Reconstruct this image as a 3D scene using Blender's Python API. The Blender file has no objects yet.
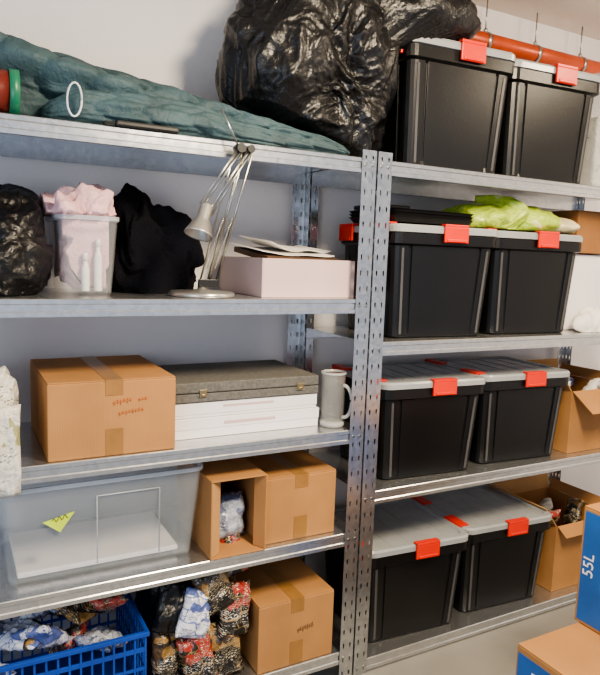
import bpy, bmesh, math, random
from mathutils import Vector, Matrix, noise
random.seed(7)
COL=bpy.context.scene.collection
# ---------------------------------------------------------------- materials
def new_mat(name):
    m=bpy.data.materials.new(name); m.use_nodes=True
    nt=m.node_tree; b=nt.nodes['Principled BSDF']; return m,nt,b
def mat(name,col,rough=.5,metal=0,nscale=8,namt=.15,bump=0,bscale=60,spec=.5,coord='Object',dark=None,ridged=0):
    m,nt,b=new_mat(name); N=nt.nodes; L=nt.links
    tc=N.new('ShaderNodeTexCoord'); nz=N.new('ShaderNodeTexNoise'); nz.inputs['Scale'].default_value=nscale; nz.inputs['Detail'].default_value=5
    L.new(tc.outputs[coord],nz.inputs['Vector'])
    cr=N.new('ShaderNodeValToRGB'); cr.color_ramp.elements[0].position=.3; cr.color_ramp.elements[1].position=.7
    d=dark if dark else [c*(1-namt) for c in col]
    cr.color_ramp.elements[0].color=(*d,1); cr.color_ramp.elements[1].color=(*[min(1,c*(1+namt)) for c in col],1)
    L.new(nz.outputs['Fac'],cr.inputs['Fac']); L.new(cr.outputs['Color'],b.inputs['Base Color'])
    b.inputs['Roughness'].default_value=rough; b.inputs['Metallic'].default_value=metal; b.inputs['Specular IOR Level'].default_value=spec
    if bump:
        n2=N.new('ShaderNodeTexNoise'); n2.inputs['Scale'].default_value=bscale; n2.inputs['Detail'].default_value=4
        if ridged: n2.inputs['Distortion'].default_value=ridged
        L.new(tc.outputs[coord],n2.inputs['Vector']); bp=N.new('ShaderNodeBump'); bp.inputs['Strength'].default_value=bump; bp.inputs['Distance'].default_value=.01
        L.new(n2.outputs['Fac'],bp.inputs['Height']); L.new(bp.outputs['Normal'],b.inputs['Normal'])
    return m
def print_mat(name,base,alt,edge,patch,ink,sc=9,rough=.18,patch_at=.6,ink_at=.5,bump=.5,spec=.6):
    """printed film: rectangular panels, soft colour patches and small lines of print"""
    m,nt,b=new_mat(name); N=nt.nodes; L=nt.links
    tc=N.new('ShaderNodeTexCoord'); mp=N.new('ShaderNodeMapping'); mp.inputs['Rotation'].default_value=(1.35,.2,.25)
    nz=N.new('ShaderNodeTexNoise'); nz.inputs['Scale'].default_value=9; nz.inputs['Detail'].default_value=2
    mx=N.new('ShaderNodeMixRGB'); mx.inputs[0].default_value=.06
    L.new(tc.outputs['Object'],nz.inputs['Vector']); L.new(tc.outputs['Object'],mx.inputs[1]); L.new(nz.outputs['Color'],mx.inputs[2]); L.new(mx.outputs[0],mp.inputs['Vector'])
    br=N.new('ShaderNodeTexBrick'); br.inputs['Scale'].default_value=sc; br.inputs['Color1'].default_value=(*base,1); br.inputs['Color2'].default_value=(*alt,1); br.inputs['Mortar'].default_value=(*edge,1); br.inputs['Mortar Size'].default_value=.012; br.inputs['Bias'].default_value=-.25
    L.new(mp.outputs[0],br.inputs['Vector'])
    n1=N.new('ShaderNodeTexNoise'); n1.inputs['Scale'].default_value=16; n1.inputs['Detail'].default_value=1; L.new(mp.outputs[0],n1.inputs['Vector'])
    g1=N.new('ShaderNodeMath'); g1.operation='GREATER_THAN'; g1.inputs[1].default_value=patch_at; L.new(n1.outputs['Fac'],g1.inputs[0])
    m1=N.new('ShaderNodeMixRGB'); L.new(g1.outputs[0],m1.inputs[0]); L.new(br.outputs['Color'],m1.inputs[1]); m1.inputs[2].default_value=(*patch,1)
    b2=N.new('ShaderNodeTexBrick'); b2.inputs['Scale'].default_value=sc*5; b2.inputs['Color1'].default_value=(0,0,0,1); b2.inputs['Color2'].default_value=(1,1,1,1); b2.inputs['Mortar'].default_value=(0,0,0,1); b2.inputs['Mortar Size'].default_value=.05; b2.inputs['Brick Width'].default_value=.35; b2.inputs['Row Height'].default_value=.2
    L.new(mp.outputs[0],b2.inputs['Vector'])
    n3=N.new('ShaderNodeTexNoise'); n3.inputs['Scale'].default_value=12; L.new(tc.outputs['Object'],n3.inputs['Vector'])
    g2=N.new('ShaderNodeMath'); g2.operation='GREATER_THAN'; g2.inputs[1].default_value=ink_at; L.new(n3.outputs['Fac'],g2.inputs[0])
    mu=N.new('ShaderNodeMath'); mu.operation='MULTIPLY'; L.new(g2.outputs[0],mu.inputs[0]); L.new(b2.outputs['Color'],mu.inputs[1])
    m2=N.new('ShaderNodeMixRGB'); L.new(mu.outputs[0],m2.inputs[0]); L.new(m1.outputs[0],m2.inputs[1]); m2.inputs[2].default_value=(*ink,1)
    L.new(m2.outputs[0],b.inputs['Base Color'])
    n2=N.new('ShaderNodeTexNoise'); n2.inputs['Scale'].default_value=26; n2.inputs['Detail'].default_value=3; n2.inputs['Distortion'].default_value=1.8
    L.new(tc.outputs['Object'],n2.inputs['Vector']); bp=N.new('ShaderNodeBump'); bp.inputs['Strength'].default_value=bump; bp.inputs['Distance'].default_value=.015
    L.new(n2.outputs['Fac'],bp.inputs['Height']); L.new(bp.outputs['Normal'],b.inputs['Normal'])
    b.inputs['Roughness'].default_value=rough; b.inputs['Specular IOR Level'].default_value=spec
    return m
def clear_mat(name,col,alpha=.3,rough=.15):
    m,nt,b=new_mat(name); N=nt.nodes; L=nt.links
    nz=N.new('ShaderNodeTexNoise'); nz.inputs['Scale'].default_value=6
    mr=N.new('ShaderNodeMapRange'); mr.inputs['To Min'].default_value=alpha*.7; mr.inputs['To Max'].default_value=alpha*1.3
    tc=N.new('ShaderNodeTexCoord'); L.new(tc.outputs['Object'],nz.inputs['Vector']); L.new(nz.outputs['Fac'],mr.inputs['Value'])
    b.inputs['Base Color'].default_value=(*col,1); b.inputs['Roughness'].default_value=rough
    L.new(mr.outputs[0],b.inputs['Alpha']); return m
def galv_mat(name,lo,hi):
    m,nt,b=new_mat(name); N=nt.nodes; L=nt.links
    tc=N.new('ShaderNodeTexCoord'); vo=N.new('ShaderNodeTexVoronoi'); vo.inputs['Scale'].default_value=70
    L.new(tc.outputs['Object'],vo.inputs['Vector'])
    sp=N.new('ShaderNodeSeparateColor'); L.new(vo.outputs['Color'],sp.inputs[0])
    cr=N.new('ShaderNodeValToRGB'); cr.color_ramp.elements[0].color=(*lo,1); cr.color_ramp.elements[1].color=(*hi,1)
    L.new(sp.outputs[0],cr.inputs['Fac']); L.new(cr.outputs[0],b.inputs['Base Color'])
    mr=N.new('ShaderNodeMapRange'); mr.inputs['To Min'].default_value=.22; mr.inputs['To Max'].default_value=.27
    L.new(sp.outputs[1],mr.inputs['Value']); L.new(mr.outputs[0],b.inputs['Roughness'])
    b.inputs['Metallic'].default_value=.9; return m
def card_mat(name,col):
    m,nt,b=new_mat(name); N=nt.nodes; L=nt.links
    tc=N.new('ShaderNodeTexCoord'); nz=N.new('ShaderNodeTexNoise'); nz.inputs['Scale'].default_value=5; nz.inputs['Detail'].default_value=8
    wv=N.new('ShaderNodeTexWave'); wv.inputs['Scale'].default_value=50; wv.inputs['Distortion'].default_value=.6
    L.new(tc.outputs['Object'],nz.inputs['Vector']); L.new(tc.outputs['Object'],wv.inputs['Vector'])
    cr=N.new('ShaderNodeValToRGB'); cr.color_ramp.elements[0].position=.3; cr.color_ramp.elements[1].position=.75
    cr.color_ramp.elements[0].color=(*[c*.85 for c in col],1); cr.color_ramp.elements[1].color=(*[c*1.1 for c in col],1)
    L.new(nz.outputs['Fac'],cr.inputs['Fac']); L.new(cr.outputs[0],b.inputs['Base Color'])
    bp=N.new('ShaderNodeBump'); bp.inputs['Strength'].default_value=.08; bp.inputs['Distance'].default_value=.002
    L.new(wv.outputs['Fac'],bp.inputs['Height']); L.new(bp.outputs['Normal'],b.inputs['Normal'])
    b.inputs['Roughness'].default_value=.75; b.inputs['Specular IOR Level'].default_value=.25; return m

M_wall=mat('wall_paint',(.74,.72,.73),.8,0,1.5,.04,.15,120)
M_ceil=mat('ceiling_paint',(.84,.77,.66),.85,0,2,.04,.1,90)
M_floor=mat('floor_paint',(.24,.23,.21),.5,0,3,.12,.05,40)
M_galv=galv_mat('galvanised_steel',(.56,.58,.60),(.66,.67,.68))
M_galvp=galv_mat('galvanised_post_steel',(.44,.46,.48),(.58,.59,.60))
M_bin=mat('black_bin_plastic',(.005,.005,.0055),.33,0,5,.2,.05,150,.5)
M_strip=mat('grey_corner_plastic',(.075,.075,.078),.35,0,5,.2)
M_lid=mat('grey_lid_plastic',(.31,.325,.335),.16,0,7,.1)
M_red=mat('red_latch_plastic',(.66,.03,.012),.35,0,6,.08)
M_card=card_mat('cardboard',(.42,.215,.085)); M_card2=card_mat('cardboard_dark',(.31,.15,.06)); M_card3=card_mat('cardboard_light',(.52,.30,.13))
M_tape=mat('brown_tape',(.30,.155,.05),.3,0,20,.1)
M_ink=mat('red_marker_ink',(.45,.09,.02),.7); M_inkd=mat('dark_marker_ink',(.05,.03,.03),.7)
M_bag=mat('black_bag_film',(.005,.005,.006),.33,0,6,.3,.42,34,.5,ridged=2.0)
M_cloth=mat('black_fabric',(.007,.007,.010),.95,0,12,.3,.5,200,.12)
M_pink=mat('pink_fabric',(.72,.47,.50),.9,0,9,.18,.5,120,.15)
M_clear=clear_mat('clear_plastic',(.50,.54,.56),.17,.10)
M_clearlo=clear_mat('thin_clear_plastic',(.66,.70,.72),.12,.12)
M_clearrim=clear_mat('clear_plastic_rim',(.58,.62,.66),.6,.2)
M_glass=clear_mat('mug_glass',(.45,.45,.43),.20,.03)
M_glassrim=clear_mat('thick_glass',(.62,.62,.60),.6,.05)
M_white=mat('white_card',(.78,.75,.76),.5,0,5,.04)
M_paper=mat('white_paper',(.82,.79,.74),.8)
M_grey=mat('grey_bookcloth',(.125,.12,.11),.8,0,120,.25,.3,250)
M_brass=mat('clasp_brass',(.35,.28,.16),.4,.9)
M_pinkbox=mat('lilac_pink_board',(.56,.42,.41),.55,0,4,.04)
M_brownpad=mat('brown_folder',(.11,.055,.03),.6)
M_steel=mat('brushed_steel',(.45,.45,.42),.28,1,30,.08)
M_enam=mat('silver_enamel',(.50,.49,.46),.28,.8)
M_blackpl=mat('black_plastic',(.010,.010,.011),.4)
M_blue=mat('blue_crate_plastic',(.012,.06,.34),.4)
M_bluep=mat('blue_print',(.02,.11,.36),.6)
M_pipe=mat('orange_red_pipe',(.52,.085,.03),.35,.2)
M_rimgreen=mat('green_plastic',(.015,.15,.08),.35); M_canred=mat('dark_red_tin',(.13,.02,.015),.35)
M_lime=mat('lime_sticker',(.55,.70,.05),.5)
M_teal=mat('teal_nylon',(.045,.082,.095),.62,0,9,.3,.45,55,.35,ridged=1.0)
M_cord=mat('white_cord',(.75,.75,.78),.6)
M_bottle=mat('white_bottle_plastic',(.8,.78,.74),.35)
K=(.012,.012,.014)
M_snackA=print_mat('snack_print_dark',K,(.10,.05,.02),(.30,.20,.08),(.34,.035,.02),(.55,.50,.42),9,.15,.60,.46)
M_snackB=print_mat('snack_print_white',(.66,.67,.72),(.50,.53,.62),(.12,.16,.38),(.10,.14,.36),(.10,.12,.25),8,.2,.62,.5)
M_snackC=print_mat('print_blue_clear',(.34,.38,.46),(.50,.53,.60),(.6,.63,.7),(.14,.17,.28),(.65,.68,.72),12,.1,.56,.5,.7)
M_snackD=print_mat('snack_print_brown',K,(.14,.08,.03),(.05,.04,.03),(.30,.17,.05),(.50,.42,.28),9,.15,.62,.50)
M_news=print_mat('white_bag_print',(.66,.64,.58),(.60,.58,.52),(.66,.64,.58),(.36,.36,.20),(.10,.11,.10),6,.38,.68,.58,.7,.5)
M_green=print_mat('lime_bag_print',(.38,.52,.06),(.44,.56,.08),(.38,.52,.06),(.56,.60,.26),(.16,.28,.03),6,.25,.60,.62,.6)
M_cream=mat('cream_film',(.55,.48,.30),.35,0,8,.2,.5,20,.5,ridged=1.5)
# ---------------------------------------------------------------- helpers
def link(o,parent=None):
    COL.objects.link(o)
    if parent: o.parent=parent
    return o
def meta(o,label,cat,group=None,kind=None):
    if label:o['label']=label
    if cat:o['category']=cat
    if group:o['group']=group
    if kind:o['kind']=kind
    return o
def thing(name,label,cat,loc,rz=0,group=None):
    e=bpy.data.objects.new(name,None); e.empty_display_size=.05; e.location=loc; e.rotation_euler=(0,0,rz); link(e)
    return meta(e,label,cat,group)
class MB:
    def __init__(s): s.bm=bmesh.new(); s.mats=[]
    def mi(s,m):
        if m not in s.mats: s.mats.append(m)
        return s.mats.index(m)
    def box(s,x0,x1,y0,y1,z0,z1,m,T=None):
        r=bmesh.ops.create_cube(s.bm,size=1); i=s.mi(m)
        A=Matrix.Translation(((x0+x1)/2,(y0+y1)/2,(z0+z1)/2))@Matrix.Diagonal((x1-x0,y1-y0,z1-z0,1))
        if T: A=T@A
        bmesh.ops.transform(s.bm,matrix=A,verts=r['verts'])
        for v in r['verts']:
            for f in v.link_faces: f.material_index=i
        return s
    def cyl(s,p0,p1,r0,m,r1=None,seg=20,caps=True):
        p0=Vector(p0);p1=Vector(p1); r1=r0 if r1 is None else r1; d=p1-p0
        r=bmesh.ops.create_cone(s.bm,cap_ends=caps,segments=seg,radius1=r0,radius2=r1,depth=d.length); i=s.mi(m)
        A=Matrix.Translation((p0+p1)/2)@d.to_track_quat('Z','Y').to_matrix().to_4x4()
        bmesh.ops.transform(s.bm,matrix=A,verts=r['verts'])
        for v in r['verts']:
            for f in v.link_faces: f.material_index=i; f.smooth=len(f.verts)==4
        return s
    def rings(s,rings,m,cap0=True,cap1=True,smooth=True,closed=True):
        i=s.mi(m); V=[[s.bm.verts.new(p) for p in r] for r in rings]
        n=len(V[0])
        for a,b in zip(V[:-1],V[1:]):
            for k in range(n if closed else n-1):
                f=s.bm.faces.new((a[k],a[(k+1)%n],b[(k+1)%n],b[k])); f.material_index=i; f.smooth=smooth
        if cap0: f=s.bm.faces.new(V[0][::-1]); f.material_index=i
        if cap1: f=s.bm.faces.new(V[-1]); f.material_index=i
        return s
    def tube(s,pts,r,m,seg=8):
        pts=[Vector(p) for p in pts]; R=[]
        for k,p in enumerate(pts):
            t=(pts[min(k+1,len(pts)-1)]-pts[max(k-1,0)]).normalized()
            q=t.to_track_quat('Z','Y')
            R.append([p+q@Vector((r*math.cos(a),r*math.sin(a),0)) for a in [2*math.pi*j/seg for j in range(seg)]])
        return s.rings(R,m)
    def lathe(s,prof,c,m,seg=32,cap0=True,cap1=False,T=None):
        R=[[Vector((c[0]+r*math.cos(a),c[1]+r*math.sin(a),c[2]+z)) for a in [2*math.pi*j/seg for j in range(seg)]] for r,z in prof]
        if T: R=[[T@p for p in r] for r in R]
        return s.rings(R,m,cap0,cap1)
    def done(s,name,parent=None,loc=(0,0,0),bevel=0,label=None,cat=None,group=None,solid=0,rz=0):
        bmesh.ops.recalc_face_normals(s.bm,faces=s.bm.faces)
        me=bpy.data.meshes.new(name); s.bm.to_mesh(me); s.bm.free()
        for m in s.mats: me.materials.append(m)
        o=bpy.data.objects.new(name,me); o.location=loc; o.rotation_euler=(0,0,rz); link(o,parent); meta(o,label,cat,group)
        if solid:
            d=o.modifiers.new('thick','SOLIDIFY'); d.thickness=solid; d.offset=0
        if bevel:
            d=o.modifiers.new('bevel','BEVEL'); d.width=bevel; d.segments=2; d.limit_method='ANGLE'; d.angle_limit=.6
        return o
def rrect(w,d,r,n=5,z=0,cx=0,cy=0):
    P=[]
    for sx,sy,a0 in ((1,1,0),(-1,1,90),(-1,-1,180),(1,-1,270)):
        for k in range(n+1):
            a=math.radians(a0+90*k/n); P.append(Vector((cx+sx*(w/2-r)+r*math.cos(a),cy+sy*(d/2-r)+r*math.sin(a),z)))
    return P
def ridge(p): return 1-abs(noise.noise(p))*2.2
def blob(name,c,ells,m,amp=.02,freq=(9,9,6),clamp=None,seed=0,sub=6,parent=None,label=None,cat=None,style='crinkle',group=None):
    bm=bmesh.new(); bmesh.ops.create_icosphere(bm,subdivisions=sub,radius=1)
    c=Vector(c); sv=Vector((seed*3.7,seed*1.3,seed*2.1)); fr=Vector(freq)
    for v in bm.verts:
        d=v.co.normalized(); S=0
        for e,r in ells:
            o=[(c[i]-e[i])/r[i] for i in range(3)]; dd=[d[i]/r[i] for i in range(3)]
            A=sum(x*x for x in dd);B=2*sum(x*y for x,y in zip(o,dd));Cc=sum(x*x for x in o)-1
            D=B*B-4*A*Cc
            if D>0:
                t=(-B+math.sqrt(D))/(2*A)
                if t>0: S+=t**7
        t=S**(1/7); p=c+d*t
        q=Vector((p.x*fr.x,p.y*fr.y,p.z*fr.z))+sv
        w=Vector((noise.noise(q*.7),noise.noise(q*.7+Vector((9,1,4))),noise.noise(q*.7+Vector((3,7,2)))))
        q2=q+w*.8
        if style=='film':
            q3=q+w*1.3
            h=noise.noise(q*.6)*.95+noise.noise(q3*1.3)*.38+(ridge(q3*.9)-.4)*.24+(ridge(q3*2.3)-.4)*.12+(ridge(q3*5)-.4)*.055
        elif style=='cloth':
            h=noise.noise(q2)*.7+(ridge(q2*.9)-.4)*.5+(ridge(q2*2.2)-.4)*.22
        else: h=ridge(q2)*.55+ridge(q2*2.1+sv)*.3+ridge(q2*4.3)*.16-.5
        p=p+d*amp*h
        if clamp: p=Vector(clamp(p))
        v.co=p-c
    for f in bm.faces: f.smooth=True
    me=bpy.data.meshes.new(name); bm.to_mesh(me); bm.free(); me.materials.append(m)
    o=bpy.data.objects.new(name,me); o.location=c; link(o,parent); meta(o,label,cat,group); return o
def dup(root,loc,rz,label=None,sz=1):
    n=root.copy(); n.location=loc; n.rotation_euler=(0,0,rz); n.scale=(1,1,sz); COL.objects.link(n)
    if label:n['label']=label
    for ch in [o for o in bpy.data.objects if o.parent==root]:
        k=ch.copy(); k.parent=n; COL.objects.link(k)
    return n
def text(name,body,size,T,m,parent=None,ext=.0004):
    cu=bpy.data.curves.new(name,'FONT'); cu.body=body; cu.size=size; cu.extrude=ext; cu.align_x='CENTER'; cu.align_y='CENTER'
    t=bpy.data.objects.new(name,cu); COL.objects.link(t); bpy.context.view_layer.update()
    me=bpy.data.meshes.new_from_object(t.evaluated_get(bpy.context.evaluated_depsgraph_get()))
    COL.objects.unlink(t); bpy.data.objects.remove(t)
    me.transform(T); me.materials.clear(); me.materials.append(m)
    o=bpy.data.objects.new(name,me); link(o,parent); return o
def pouch(name,loc,w,h,th,rot,m,label,cat='packet',group=None):
    bm=bmesh.new(); n=24; G=[[],[]]
    for s in (0,1):
        for i in range(n+1):
            row=[]
            for j in range(n+1):
                u=i/n*2-1;v=j/n*2-1
                t=th/2*max(0,(1-abs(u)**2.6))**.6*max(0,(1-abs(v)**3))**.6+.0008
                cr=noise.noise(Vector((u*2.5+loc[0]*40,v*2.5+loc[1]*30,s)))*.010+noise.noise(Vector((u*6+loc[0]*40,v*6,s)))*.004
                cr+=(ridge(Vector((u*4+loc[0]*30,v*4,s*3)))-.5)*.004
                row.append(bm.verts.new((u*w/2*(1-.06*(1-v*v)),(t+cr*(1 if t>.002 else 0))*(1 if s else -1)+.012*noise.noise(Vector((u*1.2,v*1.2,loc[0]*30))),v*h/2)))
            G[s].append(row)
    for s in (0,1):
        for i in range(n):
            for j in range(n):
                f=bm.faces.new((G[s][i][j],G[s][i+1][j],G[s][i+1][j+1],G[s][i][j+1])); f.smooth=True
    bmesh.ops.remove_doubles(bm,verts=bm.verts,dist=.0018); bmesh.ops.recalc_face_normals(bm,faces=bm.faces)
    me=bpy.data.meshes.new(name); bm.to_mesh(me); bm.free(); me.materials.append(m)
    o=bpy.data.objects.new(name,me); o.location=loc; o.rotation_euler=rot; link(o); return meta(o,label,cat,group)
def structure(name,x0,x1,y0,y1,z0,z1,m):
    o=MB().box(x0,x1,y0,y1,z0,z1,m).done(name); o['kind']='structure'; return o
# ---------------------------------------------------------------- room
WY=.52; CH=2.60
structure('floor',-2.6,2.8,-3.0,WY+.1,-.1,0,M_floor)
structure('wall_back',-2.6,2.8,WY,WY+.1,0,CH,M_wall)
structure('wall_right',2.3,2.4,-3.0,WY,0,CH,M_wall)
structure('ceiling',-2.6,2.8,-3.0,WY+.1,CH,CH+.1,M_ceil)
# ---------------------------------------------------------------- shelving
D=.476
def post(parent,sx,sy,x,y,h=1.825):
    b=MB(); i=b.mi(M_galvp); ch=.052; n=int(h/ch); ch=h/n
    def cell(o,ux,u0,z0,cw,hw):
        outer=[(0,0),(.5,0),(1,0),(1,.5),(1,1),(.5,1),(0,1),(0,.5)]
        inner=[(math.cos(a),math.sin(a)) for a in [math.radians(-135+45*k) for k in range(8)]]
        O=[b.bm.verts.new(o+ux*(u0+p*cw)+Vector((0,0,z0+q*ch))) for p,q in outer]
        I=[]
        for p,q in inner:
            ww=hw*(1.25 if q>.3 else .8)
            I.append(b.bm.verts.new(o+ux*(u0+cw*.5+p*ww)+Vector((0,0,z0+ch*.5+q*.010))))
        for k in range(8):
            b.bm.faces.new((O[k],O[(k+1)%8],I[(k+1)%8],I[k]))
    for ux,W in ((Vector((sx,0,0)),.054),(Vector((0,sy,0)),.040)):
        for c in range(2):
            for k in range(n): cell(Vector((x,y,0)),ux,c*W/2,k*ch,W/2,.0036)
    bmesh.ops.remove_doubles(b.bm,verts=b.bm.verts,dist=.0004)
    return b.done('post',parent,solid=.0018)
def board(parent,x0,x1,z,y0=.003,y1=D-.003):
    P=[(y1-.012,z-.046),(y1,z-.046),(y1,z),(y0+.002,z),(y0,z-.002),(y0,z-.012),(y0+.003,z-.015),(y0+.003,z-.032),(y0,z-.035),(y0,z-.046),(y0+.014,z-.046)]
    b=MB()
    b.rings([[Vector((xx,p,q)) for p,q in P] for xx in (x0+.004,x1-.004)],M_galv,False,False,False,closed=False)
    return b.done('shelf_board',parent,solid=.0012)
def unit(name,label,x0,x1,zs):
    e=thing(name,label,'shelving',(0,0,0))
    for x,sx in ((x0,1),(x1,-1)):
        post(e,sx,1,x,0); post(e,sx,-1,x,D)
    for z in zs: board(e,x0,x1,z)
    for z in zs:
        for x,sx in ((x0,1),(x1,-1)):
            for dx in (.0135,.0405):
                b=MB(); b.cyl((x+sx*dx,-.004,z-.022),(x+sx*dx,.0005,z-.022),.0045,M_steel,seg=10); b.done('rivet',e)
    return e
LZ=[.11,.546,.909,1.349,1.80]; RZ=[.052,.679,1.203,1.80]
unit('shelving_unit','galvanised steel shelving unit with five boards and slotted posts',-1.5,-.004,LZ)
unit('shelving_unit','galvanised steel shelving unit holding black storage bins',.004,1.55,RZ)
G=.0012
# ---------------------------------------------------------------- storage bins
BW,BD,BH=.47,.42,.372
def make_bin(loc,rz,label):
    e=thing('storage_bin',label,'storage box',loc,rz,'black storage bins with red latches')
    b=MB(); R=[]
    def prof(w,d,z,rec):
        base=rrect(w,d,.035,4,z); out=[]
        n=len(base)
        for k in range(n):
            p=base[k];q=base[(k+1)%n]; out.append(p)
            L=(q-p).length
            if L>.1:
                t=(q-p).normalized(); nn=Vector((t.y,-t.x,0))
                for s0,s1 in ((.07,.11),(.89,.93)):
                    for s,dd in ((s0,0),(s0+.005,rec),(s1-.005,rec),(s1,0)):
                        out.append(p+t*(L*s)-nn*dd)
        return out
    hb=BH-.03
    for z,rec in ((.0,0),(.006,0),(.02,.004),(hb*.5,.006),(hb-.045,.006),(hb-.04,0)):
        w=.405+(BW-.026-.405)*min(1,z/hb); d=.35+(BD-.03-.35)*min(1,z/hb)
        if z==0: w-=.012;d-=.012
        R.append(prof(w,d,z,rec))
    R.append(prof(BW-.008,BD-.008,hb-.034,0)); R.append(prof(BW-.008,BD-.008,hb,0)); R.append(prof(BW-.04,BD-.04,hb,0)); R.append(prof(BW-.06,BD-.06,hb-.05,0))
    b.rings(R,M_bin,smooth=False)
    b.done('bin_body',e,bevel=.0015)
    # lighter vertical corner strips on the front
    for s in (-1,1):
        R=[]
        for z in (.014,hb-.048):
            w=.405+(BW-.026-.405)*z/hb; d=.35+(BD-.03-.35)*z/hb
            xa=s*(w/2-.040); xb=s*(w/2-.030); R.append([Vector((xa,-d/2-.0022,z)),Vector((xb,-d/2-.0022,z)),Vector((xb,-d/2+.001,z)),Vector((xa,-d/2+.001,z))])
        MB().rings(R,M_strip,smooth=False).done('corner_strip',e)
    b=MB(); R=[rrect(BW-.02,BD-.02,.035,5,hb+G),rrect(BW,BD,.04,5,hb+.003),rrect(BW,BD,.04,5,hb+.020),rrect(BW-.012,BD-.012,.036,5,hb+.027),rrect(BW-.05,BD-.05,.03,5,hb+.027),rrect(BW-.06,BD-.06,.03,5,hb+.020)]
    b.rings(R,M_lid,True,False,False)
    W=BW-.06; Dp=BD-.06; n=5; prof2=[]
    for k in range(n):
        x0=-W/2+W*k/n; s=W/n
        prof2+=[(x0,.020),(x0+s*.06,.020),(x0+s*.10,.0225),(x0+s*.90,.0225),(x0+s*.94,.020)]
    prof2.append((W/2,.020))
    b.rings([[Vector((x,-Dp/2+(0 if s else Dp),hb+z)) for x,z in prof2] for s in (0,1)],M_lid,False,False,False,closed=False)
    b.done('lid',e)
    def latch(x,y,a,inn=.016):
        T=Matrix.Translation((x,y,0))@Matrix.Rotation(a,4,'Z')
        c=MB(); w=.052
        c.box(-w,w,-.011,-.002,hb-.026,hb+.024,M_red,T); c.box(-w,w,-.009,inn,hb+.0275,hb+.0335,M_red,T)
        c.box(-w,w,-.011,-.004,hb+.0235,hb+.0335,M_red,T)
        c.box(-w*.8,w*.8,-.015,-.010,hb-.024,hb-.014,M_red,T)
        c.done('latch',e,bevel=.002)
    latch(.022,-BD/2,0)
    for y in (-.125,.12): latch(-BW/2,y,-math.pi/2,.034)
    return e
r4=math.radians(-4)
b0=make_bin((.352,.235,RZ[1]+G),r4,'black plastic bin with grey lid and red latches')
for x,y,z,sz in ((.828,.24,RZ[1],1),(.318,.233,RZ[0],1.03),(.794,.24,RZ[0],1.03),(.358,.233,RZ[2],1.085),(.834,.24,RZ[2],1.085),(.382,.233,RZ[3],1.16),(.858,.24,RZ[3],1.16)):
    dup(b0,(x,y,z+G),r4,None,sz)
# ---------------------------------------------------------------- cardboard boxes
def carton(x0,x1,y0,y1,z0,h,label,m=None,tape=True,scrib=None,ink=None,rz=0,group=None):
    m=m or M_card
    w=(x1-x0)/2; d=(y1-y0)/2
    e=thing('cardboard_box',label,'cardboard box',((x0+x1)/2,(y0+y1)/2,z0+G),rz,group)
    MB().box(-w,w,-d,d,0,h-.004,m).done('box_body',e,bevel=.003)
    MB().box(-w+.0015,-.001,-d+.0015,d-.0015,h-.0038,h,m).done('top_flap',e,bevel=.0008)
    MB().box(.001,w-.0015,-d+.0015,d-.0015,h-.0038,h,m).done('top_flap',e,bevel=.0008)
    if tape:
        t=.024
        R=[[Vector((x,-d-.0012,h*.80)),Vector((x,-d-.0012,h+.001)),Vector((x,d+.0012,h+.001)),Vector((x,d+.0012,h*.8)),Vector((x,d+.0004,h*.8)),Vector((x,d+.0004,h+.0003)),Vector((x,-d-.0004,h+.0003)),Vector((x,-d-.0004,h*.80))] for x in (-t,t)]
        MB().rings(R,M_tape,smooth=False).done('packing_tape',e)
        MB().box(-t,t,-d-.0012,-d-.0004,.004,h*.36,M_tape).done('packing_tape',e)
    for (sx,sz,n,a) in (scrib or []):
        b=MB(); pts=[]
        for k in range(n*8+1):
            u=k/8; env=a*(.35+.65*abs(math.sin(u*1.7+sx*9)))
            pts.append((sx+u*.009+.0035*math.sin(u*6.3),-d-.0008,sz+env*math.sin(u*6.283)+u*.0012))
        b.tube(pts,.0007,ink or M_ink,5)
        b.done('handwriting',e)
    return e
carton(-1.005,-.655,.015,.43,LZ[2],.215,'closed brown cardboard box with tape and handwriting beside grey case',M_card,True,[(-.005,.150,6,.009),(.065,.154,3,.006),(.01,.118,8,.007)])
carton(-.352,-.085,.03,.40,LZ[1],.222,'taped brown cardboard box beside an open carton',M_card)
carton(-.370,-.085,.01,.38,LZ[0],.235,'brown cardboard box with dark handwriting next to packets',M_card,True,[(.0,.12,7,.011)],M_inkd)
e=thing('open_cardboard_box','small brown carton on its side, open front, holding a packet','cardboard box',(-.452,.17,LZ[1]+G))
b=MB(); w=.093;d=.17;h=.25;t=.004
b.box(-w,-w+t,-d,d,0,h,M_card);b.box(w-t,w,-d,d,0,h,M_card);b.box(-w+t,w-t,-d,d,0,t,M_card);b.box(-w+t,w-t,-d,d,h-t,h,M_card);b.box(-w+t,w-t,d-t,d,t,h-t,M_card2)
b.done('box_body',e,bevel=.001)
T=Matrix.Translation((-w+t,-d,0))@Matrix.Rotation(math.radians(38),4,'Z')
MB().box(0,.045,0,.003,.006,h-.006,M_card3,T).done('side_flap',e)
T=Matrix.Translation((w-t,-d,0))@Matrix.Rotation(math.radians(-60),4,'Z')
MB().box(-.045,0,0,.003,.006,h-.006,M_card,T).done('side_flap',e)
pouch('packet',(-.445,.13,LZ[1]+.08),.13,.15,.09,(-.15,0,.1),M_snackC,'bluish transparent wrapped packet inside a carton')
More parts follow.
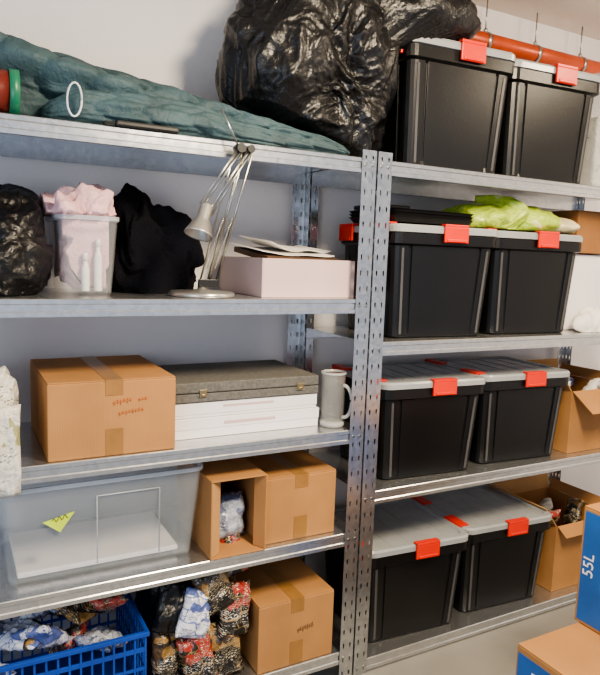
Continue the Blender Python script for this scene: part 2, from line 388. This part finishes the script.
def open_carton(x0,x1,y0,y1,z0,h,label,flaps):
    w=(x1-x0)/2; d=(y1-y0)/2; t=.004
    e=thing('open_cardboard_box',label,'cardboard box',((x0+x1)/2,(y0+y1)/2,z0+G))
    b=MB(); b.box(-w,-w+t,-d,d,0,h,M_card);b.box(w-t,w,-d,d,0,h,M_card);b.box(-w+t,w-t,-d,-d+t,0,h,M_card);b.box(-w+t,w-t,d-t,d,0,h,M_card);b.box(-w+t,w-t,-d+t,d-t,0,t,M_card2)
    b.done('box_body',e,bevel=.001)
    for side,ang,L in flaps:
        a=math.radians(ang)
        if side=='F': T=Matrix.Translation((0,-d,h))@Matrix.Rotation(a,4,'X'); bb=(-w+.003,w-.003,-L,0)
        if side=='B': T=Matrix.Translation((0,d,h))@Matrix.Rotation(a,4,'X'); bb=(-w+.003,w-.003,0,L)
        if side=='L': T=Matrix.Translation((-w,0,h))@Matrix.Rotation(a,4,'Y'); bb=(-L,0,-d+.003,d-.003)
        if side=='R': T=Matrix.Translation((w,0,h))@Matrix.Rotation(a,4,'Y'); bb=(0,L,-d+.003,d-.003)
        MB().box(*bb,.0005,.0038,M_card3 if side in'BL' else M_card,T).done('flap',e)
    return e
open_carton(1.09,1.45,.05,.425,RZ[1],.27,'brown open carton with raised flaps holding white items',[('F',35,.13),('B',80,.07),('L',50,.12),('R',-60,.05)])
open_carton(1.07,1.45,.05,.425,RZ[0],.30,'brown open carton with spread flaps holding packets',[('F',35,.06),('B',80,.07),('L',50,.12),('R',-60,.05)])
for i,(x,y,m) in enumerate([(1.17,.2,M_paper),(1.27,.26,M_snackB),(1.36,.16,M_paper)]):
    pouch('packet',(x,y,RZ[1]+.235),.11,.13,.05,(.6,.2*i,.3*i),m,'white wrapped packet in an open carton')
for i,(x,y,m) in enumerate([(1.15,.17,M_snackA),(1.23,.27,M_news),(1.35,.19,M_snackD)]):
    pouch('packet',(x,y,RZ[0]+.27),.11,.13,.05,(.5,.2*i,.6*i),m,'dark printed packet in an open carton')
# ---------------------------------------------------------------- white boxes and grey case
def flat_box(x0,x1,y0,y1,z0,h,label,lidf=.55):
    e=thing('flat_box',label,'box',((x0+x1)/2,(y0+y1)/2,z0+G)); w=(x1-x0)/2;d=(y1-y0)/2
    MB().box(-w+.002,w-.002,-d+.002,d-.002,0,h*.9,M_white).done('box_body',e,bevel=.0015)
    MB().box(-w,w,-d,d,h*(1-lidf),h-.001,M_white).done('lid',e,bevel=.0015)
    MB().box(-w*.35,w*.35,-d-.0008,-d,h*.6,h*.75,M_pinkbox).done('paper_label',e)
    return e
flat_box(-.64,-.128,.09,.41,LZ[2],.064,'flat white cardboard box under another white box')
flat_box(-.64,-.135,.095,.41,LZ[2]+.064,.048,'flat white cardboard box under a grey clasp case',.8)
z=LZ[2]+.1135
e=thing('clasp_case','grey cloth-covered case with two clasps on white boxes','case',(-.395,.26,z+G))
w=.262;d=.17
b=MB(); b.box(-w,w,-d,d,0,.027,M_grey); b.done('case_base',e,bevel=.003)
b=MB(); b.box(-w,w,-d,d,.029,.062,M_grey); b.done('case_lid',e,bevel=.004)
for x in (-.15,.19):
    b=MB(); b.box(x-.012,x+.012,-d-.004,-d,.016,.040,M_brass); b.cyl((x-.006,-d-.006,.024),(x+.006,-d-.006,.024),.003,M_brass,seg=8); b.done('clasp',e,bevel=.001)
e=thing('beer_mug','clear glass beer mug with thick rim and handle beside white boxes','mug',(-.084,.075,LZ[2]+G),math.radians(-150))
b=MB(); b.lathe([(.036,0),(.041,.004),(.042,.02),(.039,.03),(.041,.09),(.042,.172),(.043,.182),(.039,.182),(.037,.165),(.035,.03),(.001,.028)],(0,0,0),M_glass,20); b.done('glass_body',e)
b=MB(); b.lathe([(.0425,.180),(.0445,.181),(.0445,.188),(.038,.188),(.038,.181)],(0,0,0),M_glassrim,28,False,False); b.done('glass_rim',e)
b=MB(); b.tube([(.0,.038+.034*math.sin(a)**.8 if math.sin(a)>0 else .038,.09-.055*math.cos(a)) for a in [math.pi*k/14 for k in range(15)]],.0065,M_glassrim); b.done('handle',e)
b=MB(); b.lathe([(.036,.0),(.042,.004),(.0425,.018),(.03,.02)],(0,0,0),M_glassrim,24,True,True); b.done('glass_foot',e)
# ---------------------------------------------------------------- transparent bins
def clear_bin(name,label,cx,cy,z,w,d,h,tap,rim=.012,m=None):
    m=m or M_clear
    e=thing(name,label,'storage box',(cx,cy,z+G))
    b=MB(); R=[rrect(w-tap-.01,d-tap-.01,.02,4,0),rrect(w-tap,d-tap,.025,4,.008),rrect(w,d,.03,4,h-.015),rrect(w+rim,d+rim,.035,4,h-.012),rrect(w+rim,d+rim,.035,4,h),rrect(w-.004,d-.004,.03,4,h),rrect(w-tap-.006,d-tap-.006,.023,4,.011)]
    b.rings(R[:3],m,True,False,False); b.rings([R[6],R[5]],m,True,False,False)
    b.done('bin_wall',e)
    b=MB(); b.rings(R[2:6],M_clearrim,False,False,False); b.done('rim',e)
    return e
e=clear_bin('clear_bin','large frosted transparent plastic bin with a lime tag',-.842,.235,LZ[1],.575,.38,.288,.05)
b=MB()
b.tube([(-.03,-.190,.04),(-.03,-.190,.24),(.15,-.190,.24),(.15,-.190,.04)],.0022,M_clearrim,6)
b.done('handle_rib',e)
b=MB(); tri=[(-.175,.185),(-.09,.205),(-.13,.15)]
b.rings([[Vector((x,yy,z)) for x,z in tri] for yy in (-.1895,-.1885)],M_lime,smooth=False)
b.done('sticker',e)
b=MB(); pts=[(-.15+k*.0035,-.1902,.186+.007*math.sin(k*1.5)+k*.0008) for k in range(13)]; b.tube(pts,.0011,M_inkd,5); b.done('handwriting',e)
MB().box(-1.08,-.62,.09,.38,LZ[1]+.0145,LZ[1]+.030,M_white).done('paper_stack',bevel=.003,label='thin pale stack of sheets lying in the clear bin',cat='paper')
# ---------------------------------------------------------------- shelf 2 items
fz=LZ[3]+G
blob('garbage_bag',(-1.12,.24,fz+.13),[((-1.12,.24,fz+.12),(.165,.20,.17)),((-1.08,.22,fz+.19),(.08,.1,.10))],M_bag,.045,(9,9,7),lambda p:(min(p.x,-.99 if p.z>fz+.14 else -.97),min(p.y,.50),max(p.z,fz)),3,6,None,'full black plastic bag slumped beside a clear bin','bag','film')
e=clear_bin('clear_bin','small transparent bin stuffed with pink cloth',-.88,.22,LZ[3],.165,.25,.222,.03,.010,M_clearlo)
blob('pink_cloth',(-.885,.225,fz+.15),[((-.88,.23,fz+.12),(.070,.11,.12)),((-.885,.23,fz+.22),(.11,.13,.078))],M_pink,.075,(15,15,11),lambda p:(min(max(p.x,-.88-(.063 if p.z<fz+.225 else .105)),-.88+(.063 if p.z<fz+.225 else .082)),min(max(p.y,.22-(.075 if p.z<fz+.225 else .15)),.22+.10),max(p.z,fz+.014)),5,6,None,'crumpled pale pink clothing piled in a clear bin','clothing','cloth')
for bx,hh in ((-.850,.125),(-.885,.085)):
    e=thing('bottle','small white plastic bottle standing in the clear bin','bottle',(bx,.131,fz+.0125)); b=MB(); b.lathe([(.0095,0),(.011,.003),(.011,hh*.75),(.008,hh*.86),(.006,hh*.9),(.006,hh)],(0,0,0),M_bottle,20,True,True); b.done('bottle_body',e)
    b=MB(); b.lathe([(.008,hh+.001),(.008,hh+.02),(.006,hh+.022)],(0,0,0),M_bottle,16,True,True); b.done('cap',e)
blob('dark_garment',(-.66,.33,fz+.12),[((-.66,.33,fz+.09),(.135,.13,.16)),((-.71,.33,fz+.22),(.06,.08,.09)),((-.58,.33,fz+.12),(.09,.10,.12))],M_cloth,.06,(12,12,7),lambda p:(max(p.x,-.775),min(max(p.y,.225),.50),max(p.z,fz)),8,6,None,'heap of crumpled black clothing','clothing','cloth')
# desk lamp
e=thing('desk_lamp','silver folding architect lamp standing in front of dark clothing','lamp',(-.545,.115,fz))
b=MB(); b.lathe([(.098,0),(.1,.003),(.1,.010),(.094,.015),(.03,.018),(.014,.022),(.012,.045),(.001,.046)],(0,0,0),M_enam,40); b.done('lamp_base',e)
P0=Vector((.03,-.01,.045)); P1=Vector((.078,-.155,.425)); P2=Vector((-.035,-.135,.235))
rods=[]
for s in (-.012,.012):
    o=Vector((s,0,0)); rods+=[(P0+o,P1+o,.0036),(P0+o+Vector((-.028,0,.0)),P1+o+Vector((-.032,0,-.005)),.003)]
for s in (-.006,.006):
    o=Vector((s,-.01,0)); rods+=[(P1+o,P2+o,.0034),(P1+o+Vector((-.03,0,0)),P2+o+Vector((-.02,0,.03)),.003)]
rods.append((P1+Vector((-.03,0,0)),P1+Vector((-.085,-.0,.10)),.0028))
for a,c,r in rods: b=MB(); b.cyl(a,c,r,M_steel,seg=8); b.done('arm_rod',e)
b=MB(); b.box(P0.x-.045,P0.x+.018,P0.y-.006,P0.y+.006,.030,.052,M_blackpl); b.done('arm_bracket',e,bevel=.002)
b=MB(); b.cyl(P1+Vector((-.03,-.018,0)),P1+Vector((-.03,.018,0)),.013,M_blackpl); b.cyl(P1+Vector((.0,-.018,0)),P1+Vector((.0,.018,0)),.011,M_blackpl); b.box(P1.x-.03,P1.x,P1.y-.010,P1.y+.010,P1.z-.008,P1.z+.008,M_blackpl); b.done('joint',e)
b=MB(); b.cyl(P2+Vector((-.01,-.018,.015)),P2+Vector((-.01,.010,.015)),.010,M_blackpl); b.done('joint',e)
for s in (-.03,.0):
    pts=[]; A=P0+Vector((.0+s,-.014,.04)); Bv=P0+(P1-P0)*.5+Vector((s*.9,-.014,0)); dv=(Bv-A).normalized(); q=dv.to_track_quat('Z','Y')
    for k in range(241):
        a=k/8*2*math.pi; pts.append(A+(Bv-A)*(k/240)+q@Vector((.005*math.cos(a),.005*math.sin(a),0)))
    b=MB(); b.tube(pts,.0011,M_steel,5); b.done('spring',e)
T=Matrix.Translation(P2+Vector((-.012,-.01,.008)))@Matrix.Rotation(math.radians(-160),4,'Y')@Matrix.Rotation(math.radians(12),4,'X')@Matrix.Scale(.85,4)
b=MB(); b.lathe([(.001,-.03),(.016,-.03),(.021,-.022),(.022,.025),(.030,.038),(.046,.076),(.048,.082),(.044,.080),(.028,.045),(.018,.03),(.001,.028)],(0,0,0),M_enam,32,T=T); b.done('lamp_shade',e)
# pink box with open top
BX=(-.200,.238)
e=thing('document_box','dull pink open cardboard box filled with papers and a brown folder','box',(BX[0],BX[1],fz),math.radians(-1))
w=.168;d=.185;h=.122;t=.004
b=MB(); b.box(-w,-w+t,-d,d,0,h,M_pinkbox);b.box(w-t,w,-d,d,0,h,M_pinkbox);b.box(-w+t,w-t,-d,-d+t,0,h,M_pinkbox);b.box(-w+t,w-t,d-t,d,0,h,M_pinkbox);b.box(-w+t,w-t,-d+t,d-t,0,t,M_pinkbox); b.done('box_body',e,bevel=.001)
def sheetstack(nm,lab,cat,cx,cy,cz,w,d,th,rx,ry,rz,m,curl=.0):
    T=Matrix.Translation((cx,cy,cz))@Matrix.Rotation(rz,4,'Z')@Matrix.Rotation(ry,4,'Y')@Matrix.Rotation(rx,4,'X')
    b=MB(); R=[]; n=16
    for k in range(n+1):
        x=-w/2+w*k/n; c=curl*(abs(x)/(w/2))**3+.3*curl*math.sin(x*40)
        R.append([T@Vector(p) for p in ((x,-d/2,c),(x,d/2,c),(x,d/2,c+th),(x,-d/2,c+th))])
    b.rings(R,m,smooth=False); b.done(nm,label=lab,cat=cat)
cx,cy=BX
sheetstack('brown_folder','thick brown folder lying in a pink box','folder',cx,cy,fz+.052,.31,.34,.045,0,.0,-.01,M_brownpad)
sheetstack('brown_folder','dark brown folder with raised back end in a pink box','folder',cx+.01,cy+.01,fz+.122,.28,.30,.018,.10,.02,-.03,M_brownpad)
sheetstack('paper_sheet','white sheets fanned over a brown folder','paper',cx-.01,cy+.02,fz+.1455,.28,.26,.002,.10,.02,.05,M_paper,.006)
sheetstack('paper_sheet','curled white sheet lying loosely over brown folders','paper',cx+.02,cy+.05,fz+.158,.26,.20,.0015,.10,.06,.16,M_paper,.016)
# ---------------------------------------------------------------- shelf 3 left: bag of papers
z3=LZ[2]+G
blob('shopping_bag',(-1.17,.12,z3+.12),[((-1.17,.14,z3+.1),(.11,.16,.16)),((-1.16,.08,z3+.18),(.085,.11,.11))],M_news,.085,(9,9,5),lambda p:(min(p.x,-1.05),p.y,max(p.z,z3)),2,6,None,'crumpled whitish plastic bag full of papers','bag','film')
pouch('paper_bag',(-1.115,-.03,z3+.055),.085,.24,.045,(.05,.0,.15),M_news,'crumpled whitish printed bag hanging over the shelf edge','bag')
# ---------------------------------------------------------------- top left
tz=LZ[4]+G
def softroll(parent,name,prof,seed,qa=.10,NX=420,NA=110):
    b=MB(); R=[]; x0=prof[0][0]; x1=prof[-1][0]
    for i in range(NX+1):
        x=x0+(x1-x0)*i/NX
        for a,c in zip(prof[:-1],prof[1:]):
            if a[0]<=x<=c[0]+1e-9:
                t=(x-a[0])/(c[0]-a[0]); t=t*t*(3-2*t); cy,ry,hz=[a[j]+(c[j]-a[j])*t for j in (1,2,3)]; break
        u=i/NX; end=min(1,u/.03+.05,(1-u)/.03+.05)**.5; ring=[]
        for k in range(NA):
            a=2*math.pi*k/NA; s=k/NA; ca,sa=math.cos(a),math.sin(a)
            q=abs(((x*8+abs(((s*4)%1)-.5)*1.2)%1)-.5)*2
            q2=abs(((s*6+.35*math.sin(x*4))%1)-.5)*2
            P3=Vector((x,ca*.12,sa*.12))
            seam=min(q,q2)
            pucker=noise.noise(P3*38+Vector((seed,0,0)))*.035*max(0,1-seam*1.8)
            fold=noise.noise(Vector((x*2.2+seed,ca*1.4,sa*1.4)))*.24+noise.noise(Vector((x*5+seed,ca*3.4,sa*3.4)))*.10+noise.noise(Vector((x*11+seed,ca*4,sa*4)))*.03
            crease=-(max(0,1-abs(noise.noise(Vector((x*2.4+seed*2,ca*2.0,sa*2.0+3))))*8))*.08
            puff=1+qa*(min(1,q*2.2)**.45-1)+qa*(min(1,q2*2.5)**.45-1)+fold+crease+pucker
            se=abs(ca)**.8*(1 if ca>0 else -1); ss=abs(sa)**.8*(1 if sa>0 else -1)
            yy=cy+ry*se*puff*end; zz=hz/2*(1+ss*puff*end)
            ring.append(Vector((x,max(yy,-.02),tz+max(0,zz))))
        R.append(ring)
    b.rings(R,M_teal); return b.done(name,parent)
e=thing('sleeping_bag','quilted teal nylon sleeping bag lying along the shelf top','sleeping bag',(0,0,0))
softroll(e,'quilted_shell',[(-1.46,.26,.16,.27),(-1.1,.26,.17,.25),(-.95,.26,.17,.22),(-.8,.25,.17,.195),(-.65,.24,.15,.165),(-.52,.18,.12,.13),(-.38,.12,.09,.095),(-.22,.09,.07,.065),(-.07,.07,.05,.03)],1.0,.12)
softroll(e,'folded_edge',[(-1.0,.10,.03,.06),(-.9,.09,.06,.10),(-.75,.09,.07,.105),(-.6,.085,.065,.10),(-.45,.08,.05,.07),(-.3,.07,.04,.045)],7.0,.12,220,80)
b=MB(); b.tube([(-.93+.018*math.cos(a),.012-.008*math.sin(a),tz+.055+.040*math.sin(a)) for a in [2*math.pi*k/20 for k in range(21)]],.0026,M_cord,6); b.done('drawstring',e)
e=thing('canister','dark red round tin with green rim lying against sleeping bag','tin',(-1.125,.035,tz+.056))
b=MB(); T=Matrix.Rotation(math.radians(90),4,'Y')
b.lathe([(.048,-.12),(.050,-.118),(.050,.05)],(0,0,0),M_canred,32,True,True,T); b.done('tin_body',e)
b=MB(); b.lathe([(.051,.043),(.0545,.044),(.0545,.066),(.048,.066),(.046,.056),(.001,.055)],(0,0,0),M_rimgreen,32,False,False,T); b.done('tin_lid',e)
MB().box(-.83,-.66,-.008,.02,tz,tz+.016,M_blackpl).box(-.86,-.82,-.002,.012,tz+.002,tz+.012,M_blackpl).done('flat_case',bevel=.005,label='flat black plastic case at the shelf edge',cat='case')
# big garbage bag draped over the first top bin
def cl(p):
    x,y,z=p
    zt=tz+BH*1.16+.004
    if x>.125 and z<zt:
        if x-.125<zt-z: x=.125
        else: z=zt
    if x<-.02:
        lim=tz+.03+.16*max(0,(-.02-x)/.5)
        if z<lim: y=max(y,.20)
        if z<lim*1 and x<-.3: z=max(z,tz+.10)
    return (x,min(y,.505),max(z,tz))
blob('garbage_bag',(-.10,.22,tz+.26),[((-.17,.24,tz+.25),(.27,.24,.22)),((-.08,.22,tz+.38),(.28,.23,.25)),((.0,.22,tz+.20),(.15,.20,.24)),((.19,.2,tz+.485),(.26,.22,.105)),((-.05,.22,tz+.52),(.2,.18,.14))],M_bag,.085,(5.5,5.5,5),cl,11,7,None,'large glossy black garbage bag draped over a storage bin','bag','film')
# ---------------------------------------------------------------- shelf 5 left
z1=LZ[0]+G
e=thing('plastic_crate','blue lattice plastic crate filled with packets','crate',(-.985,.21,z1))
w=.25;d=.19;h=.245
b=MB()
b.box(-w,w,-d,d,0,.005,M_blue)
for (x0,x1,y0,y1) in ((-w,w,-d,-d+.004),(-w,w,d-.004,d),(-w,-w+.004,-d,d),(w-.004,w,-d,d)):
    for z0,zz in ((0,.02),(.068,.078),(.122,.132),(.180,.195),(.228,.245)): b.box(x0,x1,y0,y1,z0,zz,M_blue)
for k in range(17):
    x=-w+k*(2*w-.006)/16
    for y in (-d-.001,d-.004): b.box(x,x+.006,y,y+.005,0,.232,M_blue)
for k in range(13):
    y=-d+k*(2*d-.006)/12
    for x in (-w-.001,w-.004): b.box(x,x+.005,y,y+.006,0,.232,M_blue)
b.done('crate_body',e,bevel=.0006)
b=MB(); 
for (x0,x1,y0,y1) in ((-w-.008,w+.008,-d-.008,-d),(-w-.008,w+.008,d,d+.008),(-w-.008,-w,-d,d),(w,w+.008,-d,d)): b.box(x0,x1,y0,y1,h-.014,h,M_blue)
b.done('rim',e,bevel=.002)
random.seed(3)
mats=[M_snackB,M_snackA,M_snackB,M_snackC,M_snackD,M_snackB,M_snackC]
k=0
for lvl,(zz,n) in enumerate(((.18,4),(.245,9),(.30,7))):
    for i in range(n):
        x=-1.16+.37*((i*.618+lvl*.3)%1); y=.09+.24*((i*.37+.2*lvl)%1)
        pouch('snack_packet',(x,y,z1+zz+random.uniform(-.01,.015)),.12,.16,.045,(random.uniform(.8,1.5),random.uniform(-.4,.4),random.uniform(-1,1)),mats[k%7],'crumpled glossy printed packet in a blue crate','packet','snack packets in the blue crate'); k+=1
blob('garbage_bag',(-.625,.26,z1+.16),[((-.625,.26,z1+.14),(.072,.14,.18)),((-.635,.24,z1+.26),(.06,.10,.12))],M_bag,.035,(12,12,7),lambda p:(min(max(p.x,-.705),-.555),p.y,max(p.z,z1)),4,6,None,'black plastic bag squeezed between crate and printed bag','bag','film')
blob('printed_bag',(-.47,.25,z1+.2),[((-.47,.25,z1+.17),(.09,.13,.21)),((-.46,.22,z1+.29),(.075,.10,.12))],M_snackD,.045,(12,12,8),lambda p:(min(max(p.x,-.55),-.378),p.y,max(p.z,z1)),6,6,None,'glossy dark printed bag with red and gold graphics','bag','cloth')
for x,y,z,w_,h_,rot,m in [(-.65,.07,.11,.12,.19,(-.15,.1,.2),M_snackD),(-.635,.08,.27,.12,.16,(-.25,.25,.0),M_bag),(-.57,.03,.10,.11,.17,(-.1,-.2,-.1),M_snackA),(-.575,.04,.25,.11,.15,(-.2,.4,.1),M_snackB),(-.48,.05,.10,.13,.18,(-.1,-.1,-.1),M_snackD),(-.44,.05,.23,.11,.17,(-.2,.15,.1),M_snackA),(-.51,.06,.31,.12,.15,(-.3,-.3,.0),M_snackD),(-.455,.10,.40,.13,.15,(-.35,-.2,.0),M_snackA)]:
    pouch('snack_packet',(x,y,z1+z),w_,h_,.055,rot,m,'shiny crumpled printed snack packet beside the crate','packet','snack packets beside the crate')
# ---------------------------------------------------------------- right unit extras
t2=RZ[2]+BH*1.085+.008
e=thing('black_tray','stack of shallow black trays on a storage bin','tray',(.315,.22,t2))
for k in range(3):
    R=[rrect(.36,.26,.02,4,k*.012),rrect(.385,.285,.025,4,k*.012+.018),rrect(.395,.295,.03,4,k*.012+.020),rrect(.375,.275,.025,4,k*.012+.0205),rrect(.35,.25,.02,4,k*.012+.004)]
    b=MB(); b.rings(R,M_blackpl,smooth=False); b.done('tray',e)
MB().box(.12,.26,.15,.32,t2+.047,t2+.062,M_blackpl).done('black_case',bevel=.006,label='small black case on stacked trays',cat='case')
blob('lime_bag',(.74,.2,t2+.035),[((.62,.2,t2+.03),(.15,.14,.055)),((.74,.22,t2+.05),(.17,.15,.075)),((.88,.18,t2+.03),(.15,.13,.05))],M_green,.035,(10,10,12),lambda p:(max(p.x,.52),p.y,max(p.z,t2)),5,6,None,'crumpled lime green plastic bag lying on bins','bag','cloth')
blob('cream_bag',(1.0,.15,t2+.02),[((1.0,.15,t2+.02),(.09,.12,.04))],M_cream,.02,(10,10,12),lambda p:(p.x,p.y,max(p.z,t2)),5,5,None,'crumpled cream plastic bag lying on a bin','bag','cloth')
MB().box(1.11,1.48,.14,.43,RZ[2]+G,RZ[2]+.33,M_white).done('white_box',bevel=.006,label='plain white box under a small carton',cat='box')
carton(1.12,1.46,.12,.43,RZ[2]+.333,.18,'small brown cardboard box on a white box',M_card2,False)
blob('white_cloth',(1.22,.065,RZ[2]+.05),[((1.22,.065,RZ[2]+.04),(.13,.05,.06))],M_paper,.03,(14,14,14),lambda p:(p.x,p.y,max(p.z,RZ[2]+G)),9,5,None,'crumpled white plastic sheet at the shelf edge','sheet','cloth')
e=clear_bin('plastic_jar','tall translucent plastic container next to a black bin',1.245,.19,RZ[3],.25,.30,.46,.02)
MB().box(1.15,1.34,.09,.29,RZ[3]+.015,RZ[3]+.30,M_news).done('paper_bundle',bevel=.01,label='bundle of papers inside translucent container',cat='paper')
e=thing('ceiling_pipe','orange-red pipe with metal clamps hung below the ceiling','pipe',(0,0,0))
pz=2.425
b=MB(); b.cyl((.35,.44,pz),(2.29,.44,pz),.036,M_pipe,seg=32); b.done('pipe',e)
for x in (.83,1.13,1.43,1.73):
    b=MB(); b.cyl((x-.009,.44,pz),(x+.009,.44,pz),.040,M_steel,seg=28); b.cyl((x,.44,pz+.035),(x,.44,CH),.003,M_steel,seg=10); b.cyl((x,.44,pz+.039),(x,.44,pz+.052),.009,M_steel,seg=6); b.done('pipe_clamp',e)
# ---------------------------------------------------------------- moving boxes in front
def moving_box(x0,x1,y0,y1,z0,h,label):
    e=thing('moving_box',label,'moving box',((x0+x1)/2,(y0+y1)/2,z0+G)); w=(x1-x0)/2;d=(y1-y0)/2
    MB().box(-w,w,-d,d,0,h-.004,M_card).done('box_body',e,bevel=.003)
    MB().box(-w+.001,w-.001,-d+.001,-.001,h-.0038,h,M_card).done('top_flap',e,bevel=.001); MB().box(-w+.001,w-.001,.001,d-.001,h-.0038,h,M_card).done('top_flap',e,bevel=.001)
    return e,w,d
RL=Matrix.Rotation(math.radians(-90),4,'Z')@Matrix.Rotation(math.radians(90),4,'X')
e,w,d=moving_box(.185,.71,-.98,-.555,0,.40,'cardboard moving box with blue printing standing on the floor')
MB().box(-w-.0008,-w,-d+.005,d-.006,.03,.378,M_bluep).done('blue_print',e)
text('printed_text','55L',.05,Matrix.Translation((-w-.0014,d-.09,.325))@RL,M_paper,e)
e,w,d=moving_box(.440,.93,-.97,-.54,.402,.365,'cardboard moving box with blue panel reading 55L, stacked')
MB().box(-w-.0008,-w,-d+.012,d-.008,.010,.352,M_bluep).done('blue_print',e)
text('printed_text','55L',.050,Matrix.Translation((-w-.0014,d-.034,.19))@RL@Matrix.Rotation(math.radians(90),4,'Z'),M_paper,e)
# ---------------------------------------------------------------- light
def area(name,loc,rot,size,power,col,sy=None):
    l=bpy.data.lights.new(name,'AREA'); l.energy=power; l.color=col; l.size=size
    if sy: l.shape='RECTANGLE'; l.size_y=sy
    o=bpy.data.objects.new(name,l); o.location=loc; o.rotation_euler=rot; COL.objects.link(o); return o
area('ceiling_light',(-.1,-1.35,2.53),(math.radians(18),0,0),.35,114,(1,.82,.58),.7)
area('ceiling_light',(1.5,-.9,2.5),(math.radians(25),0,0),.3,24,(1,.82,.58),.6)
area('cool_side_light',(-2.4,-1.8,1.3),(math.radians(90),0,math.radians(-50)),1.2,22,(.80,.88,1))  # cool area light on the left, out of view, no window modelled
wd=bpy.data.worlds.new('World'); bpy.context.scene.world=wd; wd.use_nodes=True
wd.node_tree.nodes['Background'].inputs[0].default_value=(.70,.80,1,1); wd.node_tree.nodes['Background'].inputs[1].default_value=.72
try: bpy.context.scene.view_settings.look='AgX - Medium High Contrast'
except Exception: pass
# ---------------------------------------------------------------- camera
F=Vector((.4729,.8723,-.1247));Rt=Vector((.8806,-.4724,.0352));U=Vector((.0282,.1264,.9916))
cam=bpy.data.cameras.new('camera'); co=bpy.data.objects.new('camera',cam); COL.objects.link(co)
Mx=Matrix(((Rt.x,U.x,-F.x,-1.2175),(Rt.y,U.y,-F.y,-1.7648),(Rt.z,U.z,-F.z,1.481),(0,0,0,1)))
co.matrix_world=Mx
cam.sensor_fit='VERTICAL'; cam.sensor_height=24; cam.lens=24*645.1/675; cam.clip_start=.02
bpy.context.scene.camera=co
